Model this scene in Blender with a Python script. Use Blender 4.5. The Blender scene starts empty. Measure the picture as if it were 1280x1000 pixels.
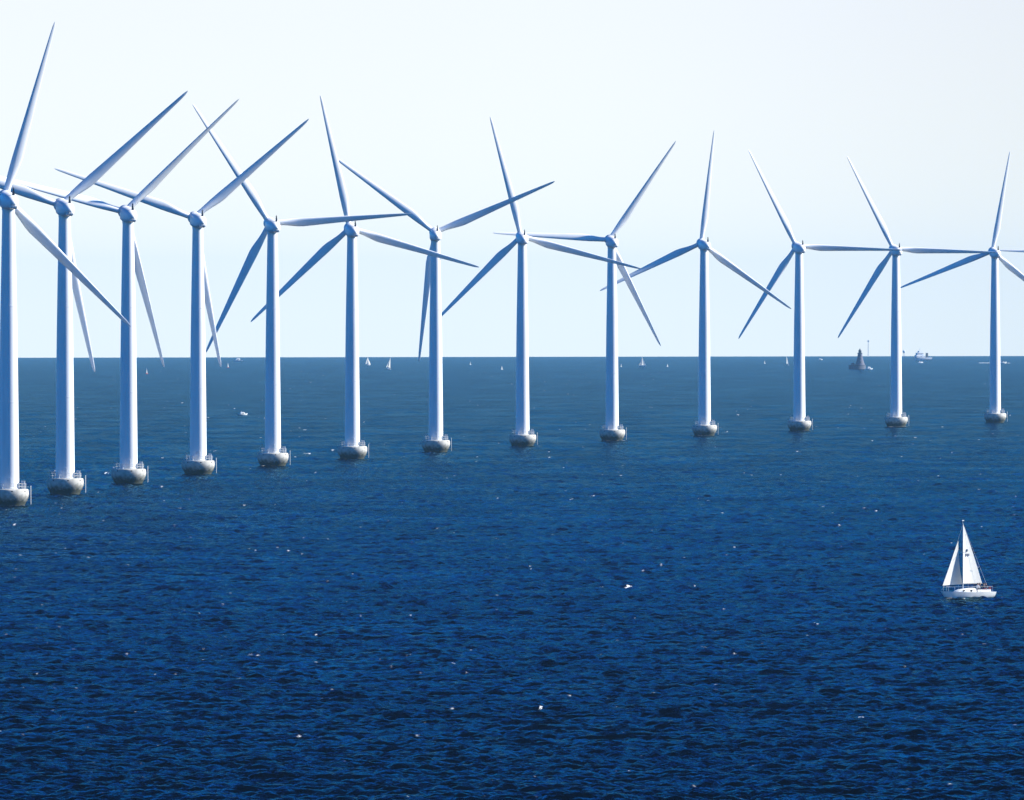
import bpy, bmesh, math, random
import numpy as np
from mathutils import Vector, Matrix

random.seed(7)
rng = np.random.default_rng(11)
S = bpy.context.scene
C = S.collection
PI = math.pi
RAD = math.radians

# ------------------------------------------------------------------ camera
R_EARTH = 7.4e6                 # earth radius with the usual refraction allowance
CAM_H = 38.9
F_PX = 16078.0                  # focal length in pixels of the 1280 px wide photograph
EYE_Y = 393.9
cam = bpy.data.cameras.new('camera')
cam.sensor_width = 36.0
cam.lens = F_PX / 1280 * 36.0
cam.clip_start = 10
cam.clip_end = 60000
co = bpy.data.objects.new('camera', cam)
C.objects.link(co)
pitch = math.atan((500 - EYE_Y) / F_PX)
ROLL = math.atan(2.2 / 1280)
co.matrix_world = (Matrix.Translation((0, 0, CAM_H)) @ Matrix.Rotation(PI / 2 - pitch, 4, 'X')
                   @ Matrix.Rotation(-ROLL, 4, 'Z'))
S.camera = co

# ------------------------------------------------------------------ world, sun, exposure
SUN_EL = RAD(34)
SUN_AZ = RAD(8.0)              # from +X (right) towards +Y (away)
w = bpy.data.worlds.new('World')
S.world = w
w.use_nodes = True
nt = w.node_tree
nt.nodes.clear()
out = nt.nodes.new('ShaderNodeOutputWorld')
bg = nt.nodes.new('ShaderNodeBackground')
sky = nt.nodes.new('ShaderNodeTexSky')
sky.sky_type = 'NISHITA'
sky.sun_disc = False
sky.sun_elevation = SUN_EL
sky.sun_rotation = RAD(90) - SUN_AZ
sky.altitude = 0
sky.air_density = 1.0
sky.dust_density = 0.6
sky.ozone_density = 2.0
tc = nt.nodes.new('ShaderNodeTexCoord')
sep = nt.nodes.new('ShaderNodeSeparateXYZ')
nt.links.new(tc.outputs['Generated'], sep.inputs[0])
# deep clear blue overhead, milky band low down
ramp = nt.nodes.new('ShaderNodeValToRGB')
cr = ramp.color_ramp
cr.interpolation = 'EASE'
cr.elements[0].position = 0.0
cr.elements[0].color = (1.0, 1.0, 1.0, 1)
cr.elements[1].position = 1.0
cr.elements[1].color = (0.008, 0.14, 0.36, 1)
for p, c in ((0.025, (0.5, 0.6, 0.65, 1)), (0.05, (0.015, 0.50, 1.0, 1)), (0.15, (0.01, 0.46, 1.1, 1)), (0.38, (0.006, 0.19, 0.60, 1))):
    e = cr.elements.new(p)
    e.color = c
nt.links.new(sep.outputs['Z'], ramp.inputs['Fac'])
mul = nt.nodes.new('ShaderNodeMix')
mul.data_type = 'RGBA'
mul.blend_type = 'MULTIPLY'
mul.inputs[0].default_value = 1.0
nt.links.new(sky.outputs[0], mul.inputs[6])
nt.links.new(ramp.outputs[0], mul.inputs[7])
# whitish sea haze just above the horizon
hz = nt.nodes.new('ShaderNodeMapRange')
hz.interpolation_type = 'SMOOTHSTEP'
hz.inputs[1].default_value = 0.025
hz.inputs[2].default_value = 0.048
hz.inputs[3].default_value = 1.0
hz.inputs[4].default_value = 0.0
nt.links.new(sep.outputs['Z'], hz.inputs[0])
band = nt.nodes.new('ShaderNodeValToRGB')
bcr = band.color_ramp
bcr.elements[0].position = 0.0
bcr.elements[0].color = (0.515, 0.53, 0.485, 1)
bcr.elements[1].position = 0.024
bcr.elements[1].color = (0.458, 0.480, 0.50, 1)
nt.links.new(sep.outputs['Z'], band.inputs['Fac'])
WS = 0.12
sc_ = nt.nodes.new('ShaderNodeVectorMath')
sc_.operation = 'SCALE'
sc_.inputs['Scale'].default_value = 1.0 / WS
nt.links.new(band.outputs[0], sc_.inputs[0])
mix = nt.nodes.new('ShaderNodeMix')
mix.data_type = 'RGBA'
nt.links.new(hz.outputs[0], mix.inputs[0])
nt.links.new(mul.outputs[2], mix.inputs[6])
# the milky air is a touch brighter to the left of the view than to the right
azr = nt.nodes.new('ShaderNodeMapRange')
azr.interpolation_type = 'SMOOTHSTEP'
azr.inputs[1].default_value = 0.0
azr.inputs[2].default_value = 0.06
azr.inputs[3].default_value = 1.0
azr.inputs[4].default_value = 0.87
nt.links.new(sep.outputs['X'], azr.inputs[0])
sc2 = nt.nodes.new('ShaderNodeVectorMath')
sc2.operation = 'SCALE'
nt.links.new(sc_.outputs[0], sc2.inputs[0])
nt.links.new(azr.outputs[0], sc2.inputs['Scale'])
nt.links.new(sc2.outputs[0], mix.inputs[7])
nt.links.new(mix.outputs[2], bg.inputs['Color'])
bg.inputs['Strength'].default_value = WS
nt.links.new(bg.outputs[0], out.inputs['Surface'])
w.cycles.sampling_method = 'NONE'

sl = bpy.data.lights.new('sun', 'SUN')
sl.energy = 5.0
sl.angle = RAD(0.53)
sl.color = (1.0, 0.96, 0.87)
so = bpy.data.objects.new('sun', sl)
C.objects.link(so)
sdir = Vector((math.cos(SUN_EL) * math.cos(SUN_AZ), math.cos(SUN_EL) * math.sin(SUN_AZ), math.sin(SUN_EL)))
so.rotation_euler = sdir.to_track_quat('Z', 'Y').to_euler()
so.location = (200, 0, 400)

vs = S.view_settings
vs.view_transform = 'Standard'
vs.look = 'None'
vs.exposure = 1.05
vs.gamma = 1.0
vs.use_curve_mapping = False
S.cycles.use_light_tree = False
S.cycles.max_bounces = 5
S.cycles.glossy_bounces = 3
S.cycles.diffuse_bounces = 2
S.cycles.caustics_reflective = False
S.cycles.caustics_refractive = False
S.cycles.use_denoising = True
S.cycles.denoiser = 'OPENIMAGEDENOISE'
S.cycles.denoising_input_passes = 'RGB_ALBEDO_NORMAL'
S.cycles.denoising_prefilter = 'ACCURATE'
S.cycles.use_adaptive_sampling = False
S.cycles.sample_clamp_indirect = 1.0


def sea_z(x, y):
    return -(x * x + y * y) / (2 * R_EARTH)


def at(px, py):
    """point of the still, curved sea seen at a pixel of the photograph"""
    v = co.matrix_world.to_3x3() @ Vector(((px - 640) / F_PX, (500 - py) / F_PX, -1))
    v /= v.y
    s = -v.z
    disc = s * s - 2 * CAM_H / R_EARTH * (1 + v.x ** 2)
    disc = max(disc, 0)
    y = R_EARTH * (s - math.sqrt(disc)) / (1 + v.x ** 2)
    x = v.x * y
    return Vector((x, y, sea_z(x, y)))


# ------------------------------------------------------------------ materials
def material(name, color, rough=0.5, metallic=0.0, noise=None, bump=None, spec=0.5):
    m = bpy.data.materials.new(name)
    m.use_nodes = True
    t = m.node_tree
    b = t.nodes['Principled BSDF']
    b.inputs['Base Color'].default_value = (*color, 1)
    b.inputs['Roughness'].default_value = rough
    b.inputs['Metallic'].default_value = metallic
    b.inputs['Specular IOR Level'].default_value = spec
    tcn = t.nodes.new('ShaderNodeTexCoord')
    if noise:
        col2, scale, lo, hi, stretch = noise
        mp = t.nodes.new('ShaderNodeMapping')
        mp.inputs['Scale'].default_value = stretch
        oi = t.nodes.new('ShaderNodeObjectInfo')
        ofs = t.nodes.new('ShaderNodeVectorMath')
        ofs.operation = 'MULTIPLY_ADD'
        ofs.inputs[1].default_value = (40, 40, 40)
        t.links.new(oi.outputs['Random'], ofs.inputs[0])
        t.links.new(tcn.outputs['Object'], ofs.inputs[2])
        t.links.new(ofs.outputs[0], mp.inputs[0])
        n = t.nodes.new('ShaderNodeTexNoise')
        n.inputs['Scale'].default_value = scale
        n.inputs['Detail'].default_value = 6
        t.links.new(mp.outputs[0], n.inputs['Vector'])
        mr = t.nodes.new('ShaderNodeMapRange')
        mr.inputs[1].default_value = lo
        mr.inputs[2].default_value = hi
        t.links.new(n.outputs['Fac'], mr.inputs[0])
        mx = t.nodes.new('ShaderNodeMix')
        mx.data_type = 'RGBA'
        mx.inputs[6].default_value = (*color, 1)
        mx.inputs[7].default_value = (*col2, 1)
        t.links.new(mr.outputs[0], mx.inputs[0])
        t.links.new(mx.outputs[2], b.inputs['Base Color'])
    if bump:
        sc, st = bump
        n2 = t.nodes.new('ShaderNodeTexNoise')
        n2.inputs['Scale'].default_value = sc
        n2.inputs['Detail'].default_value = 5
        t.links.new(tcn.outputs['Object'], n2.inputs['Vector'])
        bp = t.nodes.new('ShaderNodeBump')
        bp.inputs['Strength'].default_value = st
        bp.inputs['Distance'].default_value = 0.05
        t.links.new(n2.outputs['Fac'], bp.inputs['Height'])
        t.links.new(bp.outputs[0], b.inputs['Normal'])
    return m


M = {
    'tower': material('tower_paint', (0.80, 0.80, 0.79), 0.42, noise=((0.70, 0.71, 0.70), 0.8, 0.45, 0.75, (1, 1, 0.12))),
    'blade': material('blade_gelcoat', (0.85, 0.85, 0.83), 0.45, noise=((0.72, 0.72, 0.71), 0.5, 0.5, 0.8, (1, 1, 0.4))),
    'nacelle': material('nacelle_paint', (0.78, 0.79, 0.79), 0.40, noise=((0.70, 0.71, 0.71), 1.2, 0.45, 0.8, (1, 1, 1))),
    'dark': material('dark_metal', (0.02, 0.02, 0.025), 0.5, noise=((0.035, 0.035, 0.04), 5, 0.4, 0.7, (1, 1, 1))),
    'rail': material('galvanised_rail', (0.50, 0.52, 0.52), 0.45, 0.0, noise=((0.5, 0.5, 0.5), 6, 0.4, 0.7, (1, 1, 1))),
    'box': material('equipment_paint', (0.72, 0.73, 0.72), 0.5, noise=((0.6, 0.6, 0.58), 3, 0.5, 0.8, (1, 1, 1))),
    'sail': material('sailcloth', (0.86, 0.85, 0.80), 0.7, noise=((0.78, 0.77, 0.71), 1.5, 0.4, 0.8, (1, 1, 2))),
    'hull': material('white_hull', (0.78, 0.78, 0.74), 0.35, noise=((0.68, 0.68, 0.64), 2, 0.5, 0.8, (1, 1, 1))),
    'glass': material('dark_glass', (0.02, 0.025, 0.03), 0.1, noise=((0.03, 0.03, 0.035), 5, 0.4, 0.7, (1, 1, 1))),
    'navy': material('navy_cloth', (0.012, 0.015, 0.035), 0.8, noise=((0.02, 0.022, 0.05), 6, 0.4, 0.7, (1, 1, 1))),
    'whitecloth': material('white_cloth', (0.70, 0.70, 0.72), 0.8, noise=((0.6, 0.6, 0.62), 6, 0.4, 0.7, (1, 1, 1))),
    'maroon': material('maroon_cloth', (0.13, 0.015, 0.03), 0.8, noise=((0.09, 0.01, 0.02), 6, 0.4, 0.7, (1, 1, 1))),
    'red': material('red_paint', (0.42, 0.05, 0.03), 0.5, noise=((0.3, 0.03, 0.02), 4, 0.4, 0.7, (1, 1, 1))),
    'skin': material('skin', (0.45, 0.26, 0.18), 0.6, noise=((0.40, 0.22, 0.15), 8, 0.4, 0.7, (1, 1, 1))),
    'hair': material('hair', (0.04, 0.025, 0.015), 0.6, noise=((0.07, 0.05, 0.03), 20, 0.4, 0.7, (1, 1, 1))),
    'stone': material('lighthouse_stone', (0.11, 0.11, 0.15), 0.8, noise=((0.08, 0.08, 0.11), 1, 0.4, 0.7, (1, 1, 1))),
    'granite': material('granite_blocks', (0.08, 0.09, 0.12), 0.85, noise=((0.05, 0.06, 0.08), 1, 0.4, 0.7, (1, 1, 1)), bump=(2, 0.5)),
    'ship': material('ship_paint', (0.72, 0.73, 0.74), 0.5, noise=((0.6, 0.62, 0.64), 0.3, 0.4, 0.7, (1, 1, 1))),
    'letter': material('sail_letters', (0.34, 0.37, 0.42), 0.8, noise=((0.3, 0.3, 0.35), 6, 0.4, 0.7, (1, 1, 1))),
    'wood': material('varnished_wood', (0.22, 0.10, 0.045), 0.4, noise=((0.15, 0.07, 0.03), 5, 0.4, 0.7, (1, 6, 6))),
}


def concrete():
    m = bpy.data.materials.new('foundation_concrete')
    m.use_nodes = True
    t = m.node_tree
    b = t.nodes['Principled BSDF']
    b.inputs['Roughness'].default_value = 0.85
    tcn = t.nodes.new('ShaderNodeTexCoord')
    n = t.nodes.new('ShaderNodeTexNoise')
    n.inputs['Scale'].default_value = 0.9
    n.inputs['Detail'].default_value = 8
    t.links.new(tcn.outputs['Object'], n.inputs['Vector'])
    r = t.nodes.new('ShaderNodeValToRGB')
    r.color_ramp.elements[0].position = 0.30
    r.color_ramp.elements[0].color = (0.33, 0.32, 0.28, 1)
    r.color_ramp.elements[1].position = 0.62
    r.color_ramp.elements[1].color = (0.52, 0.50, 0.44, 1)
    t.links.new(n.outputs['Fac'], r.inputs[0])
    # algae and wet splash zone, extended upward as painted shade under the bowl
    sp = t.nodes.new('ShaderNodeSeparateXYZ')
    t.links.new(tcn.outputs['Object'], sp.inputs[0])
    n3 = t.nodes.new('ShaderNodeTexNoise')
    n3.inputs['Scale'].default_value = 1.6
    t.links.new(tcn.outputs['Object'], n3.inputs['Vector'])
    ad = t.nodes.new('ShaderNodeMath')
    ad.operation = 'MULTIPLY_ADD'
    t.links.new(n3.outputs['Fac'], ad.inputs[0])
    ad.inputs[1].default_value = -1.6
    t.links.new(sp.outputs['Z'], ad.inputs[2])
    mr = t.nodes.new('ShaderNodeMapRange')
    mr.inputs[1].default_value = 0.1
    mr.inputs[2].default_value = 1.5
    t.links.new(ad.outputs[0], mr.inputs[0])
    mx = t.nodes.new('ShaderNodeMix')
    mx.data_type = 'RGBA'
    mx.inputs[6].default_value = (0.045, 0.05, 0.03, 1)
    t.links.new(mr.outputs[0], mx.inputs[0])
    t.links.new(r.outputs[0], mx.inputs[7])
    t.links.new(mx.outputs[2], b.inputs['Base Color'])
    bp = t.nodes.new('ShaderNodeBump')
    bp.inputs['Strength'].default_value = 0.4
    bp.inputs['Distance'].default_value = 0.08
    t.links.new(n.outputs['Fac'], bp.inputs['Height'])
    t.links.new(bp.outputs[0], b.inputs['Normal'])
    return m


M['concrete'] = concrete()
_t = M['sail'].node_tree
_tr = _t.nodes.new('ShaderNodeBsdfTranslucent')
_tr.inputs['Color'].default_value = (0.75, 0.74, 0.68, 1)
_ms = _t.nodes.new('ShaderNodeMixShader')
_ms.inputs[0].default_value = 0.38
_t.links.new(_t.nodes['Principled BSDF'].outputs[0], _ms.inputs[1])
_t.links.new(_tr.outputs[0], _ms.inputs[2])
_t.links.new(_ms.outputs[0], _t.nodes['Material Output'].inputs['Surface'])


def sea_material():
    m = bpy.data.materials.new('sea_water')
    m.use_nodes = True
    t = m.node_tree
    t.nodes.remove(t.nodes['Principled BSDF'])
    deep = t.nodes.new('ShaderNodeBsdfDiffuse')
    deep.inputs['Color'].default_value = (0.0001, 0.0016, 0.006, 1)
    gl = t.nodes.new('ShaderNodeBsdfGlossy')
    gl.inputs['Color'].default_value = (0.13, 0.32, 0.43, 1)
    gl.inputs['Roughness'].default_value = 0.08
    fr = t.nodes.new('ShaderNodeFresnel')
    fr.inputs['IOR'].default_value = 1.33
    b = t.nodes.new('ShaderNodeMixShader')
    pw = t.nodes.new('ShaderNodeMath')
    pw.operation = 'POWER'
    pw.inputs[1].default_value = 3.0
    t.links.new(fr.outputs[0], pw.inputs[0])
    t.links.new(pw.outputs[0], b.inputs[0])
    t.links.new(deep.outputs[0], b.inputs[1])
    t.links.new(gl.outputs[0], b.inputs[2])
    tcn = t.nodes.new('ShaderNodeTexCoord')
    h = None
    for sc, stx, amp, det in ((0.75, (1.0, 0.45, 1.0), 0.44, 4.0), (0.20, (1.0, 0.4, 1.0), 0.85, 1.5), (1.9, (0.6, 0.35, 1.0), 0.16, 2.0), (0.07, (1.0, 0.22, 1.0), 2.6, 3.0)):
        mp = t.nodes.new('ShaderNodeMapping')
        mp.inputs['Scale'].default_value = stx
        mp.inputs['Rotation'].default_value = (0, 0, 0.12)
        t.links.new(tcn.outputs['Object'], mp.inputs[0])
        n = t.nodes.new('ShaderNodeTexNoise')
        n.inputs['Scale'].default_value = sc
        n.inputs['Detail'].default_value = det
        n.inputs['Roughness'].default_value = 0.62
        t.links.new(mp.outputs[0], n.inputs['Vector'])
        q = t.nodes.new('ShaderNodeMath')
        q.operation = 'MULTIPLY_ADD'
        t.links.new(n.outputs['Fac'], q.inputs[0])
        q.inputs[1].default_value = amp
        q.inputs[2].default_value = 0
        if h is not None:
            t.links.new(h, q.inputs[2])
        h = q.outputs[0]
    bp = t.nodes.new('ShaderNodeBump')
    bp.inputs['Strength'].default_value = 1.0
    bp.inputs['Distance'].default_value = 1.25
    t.links.new(h, bp.inputs['Height'])
    # gust patches: ruffled and calmer water
    gp = t.nodes.new('ShaderNodeMapping')
    gp.inputs['Scale'].default_value = (1.0, 0.35, 1.0)
    t.links.new(tcn.outputs['Object'], gp.inputs[0])
    gn = t.nodes.new('ShaderNodeTexNoise')
    gn.inputs['Scale'].default_value = 0.035
    gn.inputs['Detail'].default_value = 4
    t.links.new(gp.outputs[0], gn.inputs['Vector'])
    gm = t.nodes.new('ShaderNodeMapRange')
    gm.inputs[1].default_value = 0.32
    gm.inputs[2].default_value = 0.68
    gm.inputs[3].default_value = 0.40
    gm.inputs[4].default_value = 1.0
    t.links.new(gn.outputs['Fac'], gm.inputs[0])
    t.links.new(gm.outputs[0], bp.inputs['Strength'])
    for nd in (gl, fr):
        t.links.new(bp.outputs[0], nd.inputs['Normal'])
    # whitecaps and painted glints
    foam_glint = t.nodes.new('ShaderNodeBsdfDiffuse')
    foam_glint.inputs['Color'].default_value = (0.80, 0.82, 0.83, 1)
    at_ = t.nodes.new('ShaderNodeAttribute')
    at_.attribute_name = 'foam_glint'
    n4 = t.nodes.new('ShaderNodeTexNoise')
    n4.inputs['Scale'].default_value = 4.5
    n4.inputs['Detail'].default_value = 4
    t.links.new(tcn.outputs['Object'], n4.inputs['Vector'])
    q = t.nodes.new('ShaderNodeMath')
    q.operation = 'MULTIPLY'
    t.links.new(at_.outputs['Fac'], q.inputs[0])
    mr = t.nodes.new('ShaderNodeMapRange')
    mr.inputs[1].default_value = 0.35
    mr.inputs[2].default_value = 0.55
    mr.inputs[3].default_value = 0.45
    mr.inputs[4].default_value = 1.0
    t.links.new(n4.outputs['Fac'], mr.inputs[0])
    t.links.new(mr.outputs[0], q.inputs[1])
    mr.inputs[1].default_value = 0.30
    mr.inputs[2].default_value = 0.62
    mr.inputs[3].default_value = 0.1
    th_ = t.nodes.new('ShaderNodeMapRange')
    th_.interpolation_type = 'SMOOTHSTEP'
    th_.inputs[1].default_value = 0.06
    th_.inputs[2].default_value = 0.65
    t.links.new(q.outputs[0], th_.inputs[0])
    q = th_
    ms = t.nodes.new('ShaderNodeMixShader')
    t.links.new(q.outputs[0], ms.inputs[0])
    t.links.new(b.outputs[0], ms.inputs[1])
    t.links.new(foam_glint.outputs[0], ms.inputs[2])
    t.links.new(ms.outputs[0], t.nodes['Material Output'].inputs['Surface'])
    return m


# ------------------------------------------------------------------ the sea: one curved sheet with real waves
def wave_tile(L, N, wind, wang, lam_min, lam_max, rms, seed):
    r = np.random.default_rng(seed)
    k1 = np.fft.fftfreq(N, d=L / N) * 2 * np.pi
    kx, ky = np.meshgrid(k1, k1, indexing='ij')
    k = np.hypot(kx, ky)
    k[0, 0] = 1
    Lw = wind * wind / 9.81
    P = np.exp(-1.0 / (k * Lw) ** 2) / k ** 4
    cosf = (kx * math.cos(wang) + ky * math.sin(wang)) / k
    P *= 0.15 + 0.85 * cosf ** 2
    lam = 2 * np.pi / k
    P *= (lam > lam_min) & (lam < lam_max)
    P[0, 0] = 0
    A = np.sqrt(P) * (r.normal(size=k.shape) + 1j * r.normal(size=k.shape))
    h = np.real(np.fft.ifft2(A))
    s = rms / h.std()
    dx = np.real(np.fft.ifft2(-1j * kx / k * A)) * s
    dy = np.real(np.fft.ifft2(-1j * ky / k * A)) * s
    return (h * s).astype(np.float32), dx.astype(np.float32), dy.astype(np.float32)


def sample(tile, L, x, y, rot):
    N = tile[0].shape[0]
    c, s = math.cos(rot), math.sin(rot)
    u = ((x * c + y * s) / L * N)
    v = ((-x * s + y * c) / L * N)
    iu = np.floor(u).astype(np.int64)
    iv = np.floor(v).astype(np.int64)
    fu = (u - iu).astype(np.float32)
    fv = (v - iv).astype(np.float32)
    i0, j0, i1, j1 = iu % N, iv % N, (iu + 1) % N, (iv + 1) % N
    res = []
    for a in tile:
        res.append(a[i0, j0] * (1 - fu) * (1 - fv) + a[i1, j0] * fu * (1 - fv) + a[i0, j1] * (1 - fu) * fv + a[i1, j1] * fu * fv)
    h, dx, dy = res
    return h, dx * c - dy * s, dx * s + dy * c


foam_glint_spots = []        # (x, y, half width, half depth, strength), filled below and painted on the crests


def build_sea():
    fine = 0.056
    nf = 1250
    af = np.linspace(-fine, fine, nf)
    step = af[1] - af[0]
    ac = [fine + step]
    while ac[-1] < PI - 0.05:
        step = min(step * 1.10, 0.10)
        ac.append(min(ac[-1] + step, PI))
    ac = np.array(ac)
    a = np.concatenate([-ac[::-1], af, ac])
    rr = [5, 20, 50, 100, 200, 300, 400, 500, 600, 680, 740, 790, 830, 860, 885, 905, 920, 935, 945, 955, 965, 972, 979, 985, 990, 995]
    d = 1000.0
    while d < 26000:
        rr.append(d)
        d += 0.62 * (d / 1000) ** 1.75
    rr += [27000, 29000, 32000, 40000]
    r = np.array(rr)
    nr, na = len(r), len(a)
    Rg, Ag = np.meshgrid(r, a, indexing='ij')
    X = Rg * np.sin(Ag)
    Y = Rg * np.cos(Ag)
    X = X.ravel()
    Y = Y.ravel()
    # how finely the sheet is cut here decides which waves it can carry
    dr = np.gradient(r)
    da = np.gradient(a)
    cell = np.maximum((dr[:, None] * np.ones(na)).ravel() * 0.25, (np.abs(r)[:, None] * da[None, :]).ravel())
    att1 = np.clip(1.6 - cell / 5.0, 0, 1).astype(np.float32)
    att2 = np.clip(1.6 - cell / 1.5, 0, 1).astype(np.float32)
    wdir = RAD(-80)
    t1 = wave_tile(233.0, 1024, 6.0, wdir, 4.0, 60.0, 0.085, 3)
    t2 = wave_tile(71.0, 512, 5.0, wdir + 0.25, 0.5, 4.5, 0.11, 5)
    t3 = wave_tile(151.0, 512, 6.0, wdir - 0.3, 2.0, 25.0, 0.075, 9)
    z = np.zeros_like(X, dtype=np.float32)
    ox = np.zeros_like(z)
    oy = np.zeros_like(z)
    for tl, L, rot, att in ((t1, 233.0, 0.0, att1), (t2, 71.0, 0.31, att2), (t3, 151.0, -0.23, att1)):
        h, dx, dy = sample(tl, L, X, Y, rot)
        z += h * att
        ox += dx * att
        oy += dy * att
    foam_glint = np.zeros((nr, na), dtype=np.float32)
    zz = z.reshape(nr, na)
    for (fx, fy, hw, hd, st) in foam_glint_spots:
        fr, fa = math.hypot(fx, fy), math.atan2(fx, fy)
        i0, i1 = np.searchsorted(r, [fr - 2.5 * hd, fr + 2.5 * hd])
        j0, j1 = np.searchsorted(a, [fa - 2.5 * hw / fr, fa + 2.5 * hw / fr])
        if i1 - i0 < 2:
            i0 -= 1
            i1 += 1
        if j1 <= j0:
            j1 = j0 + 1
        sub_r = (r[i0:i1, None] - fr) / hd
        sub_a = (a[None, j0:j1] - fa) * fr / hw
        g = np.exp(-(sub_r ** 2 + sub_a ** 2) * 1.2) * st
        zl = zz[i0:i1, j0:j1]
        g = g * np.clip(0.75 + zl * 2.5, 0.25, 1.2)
        foam_glint[i0:i1, j0:j1] = np.maximum(foam_glint[i0:i1, j0:j1], g)
    Z = -(X * X + Y * Y) / (2 * R_EARTH) + z
    V = np.empty((nr * na, 3), dtype=np.float32)
    V[:, 0] = X + ox * 0.9
    V[:, 1] = Y + oy * 0.9
    V[:, 2] = Z
    i = np.arange(nr - 1)[:, None] * na
    j = np.arange(na - 1)[None, :]
    q = i + j
    F = np.stack([q, q + 1, q + na + 1, q + na], axis=-1).reshape(-1, 4)
    me = bpy.data.meshes.new('sea')
    me.vertices.add(len(V))
    me.vertices.foreach_set('co', V.ravel())
    me.loops.add(F.size)
    me.loops.foreach_set('vertex_index', F.ravel().astype(np.int32))
    me.polygons.add(len(F))
    me.polygons.foreach_set('loop_start', (np.arange(len(F)) * 4).astype(np.int32))
    me.polygons.foreach_set('use_smooth', np.ones(len(F), dtype=bool))
    me.update(calc_edges=True)
    at_ = me.attributes.new('foam_glint', 'FLOAT', 'POINT')
    at_.data.foreach_set('value', np.clip(foam_glint, 0, 1).ravel())
    me.materials.append(sea_material())
    o = bpy.data.objects.new('sea', me)
    o['kind'] = 'structure'
    o['label'] = 'deep blue choppy sea with whitecaps and painted glints reaching the horizon'
    C.objects.link(o)
    print('sea verts', len(V))
    return o


# ------------------------------------------------------------------ mesh helpers
def obj(name, bm, mat, parent=None, smooth=True, auto=True):
    me = bpy.data.meshes.new(name)
    bmesh.ops.recalc_face_normals(bm, faces=bm.faces)
    if smooth:
        for f in bm.faces:
            f.smooth = True
        if auto:
            for e in bm.edges:
                if len(e.link_faces) == 2 and e.calc_face_angle(0) > RAD(38):
                    e.smooth = False
    bm.to_mesh(me)
    bm.free()
    for mm in (mat if isinstance(mat, (list, tuple)) else [mat]):
        me.materials.append(mm)
    o = bpy.data.objects.new(name, me)
    C.objects.link(o)
    o.parent = parent
    return o


def thing(name, label, cat, loc, rz=0.0, group=None):
    o = bpy.data.objects.new(name, None)
    C.objects.link(o)
    o.empty_display_size = 1
    o.location = loc
    o.rotation_euler = (0, 0, rz)
    o['label'] = label
    o['category'] = cat
    if group:
        o['group'] = group
    return o


def lathe(bm, prof, seg=48, center=(0, 0, 0), cap=True, mat=0):
    rings = []
    for r, z in prof:
        rings.append([bm.verts.new((center[0] + r * math.cos(2 * PI * k / seg), center[1] + r * math.sin(2 * PI * k / seg), center[2] + z)) for k in range(seg)])
    for a, b in zip(rings, rings[1:]):
        for k in range(seg):
            f = bm.faces.new((a[k], a[(k + 1) % seg], b[(k + 1) % seg], b[k]))
            f.material_index = mat
    if cap:
        for rg in (rings[0], rings[-1]):
            try:
                f = bm.faces.new(rg)
                f.material_index = mat
            except ValueError:
                pass
    return rings


def box(bm, c, s, bevel=0.0, rz=0.0, mat=0):
    b2 = bmesh.new()
    bmesh.ops.create_cube(b2, size=1)
    for v in b2.verts:
        v.co = Vector((v.co.x * s[0], v.co.y * s[1], v.co.z * s[2]))
    if bevel:
        bmesh.ops.bevel(b2, geom=list(b2.edges), offset=bevel, segments=2, affect='EDGES')
    mt = Matrix.Translation(c) @ Matrix.Rotation(rz, 4, 'Z')
    mp = {}
    for v in b2.verts:
        mp[v] = bm.verts.new(mt @ v.co)
    for f in b2.faces:
        nf = bm.faces.new([mp[v] for v in f.verts])
        nf.material_index = mat
    b2.free()


def tube(bm, pts, rad, seg=8, mat=0):
    pts = [Vector(p) for p in pts]
    rads = rad if isinstance(rad, (list, tuple)) else [rad] * len(pts)
    rings = []
    for i, p in enumerate(pts):
        d = (pts[min(i + 1, len(pts) - 1)] - pts[max(i - 1, 0)]).normalized()
        u = d.orthogonal().normalized() if i == 0 else (u - u.dot(d) * d).normalized()
        v = d.cross(u)
        rings.append([bm.verts.new(p + rads[i] * (math.cos(2 * PI * k / seg) * u + math.sin(2 * PI * k / seg) * v)) for k in range(seg)])
    for a, b in zip(rings, rings[1:]):
        for k in range(seg):
            f = bm.faces.new((a[k], a[(k + 1) % seg], b[(k + 1) % seg], b[k]))
            f.material_index = mat
    for rg in (rings[0], rings[-1]):
        f = bm.faces.new(rg)
        f.material_index = mat


def loft(bm, sections, cap=True, closed=True, mat=0):
    rings = [[bm.verts.new(p) for p in s] for s in sections]
    n = len(rings[0])
    for a, b in zip(rings, rings[1:]):
        for k in range(n if closed else n - 1):
            f = bm.faces.new((a[k], a[(k + 1) % n], b[(k + 1) % n], b[k]))
            f.material_index = mat
    if cap:
        for rg in (rings[0], rings[-1]):
            f = bm.faces.new(rg)
            f.material_index = mat
    return rings


# ------------------------------------------------------------------ wind turbine, built once
HUB = 64.0
OVER = 4.3


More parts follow.
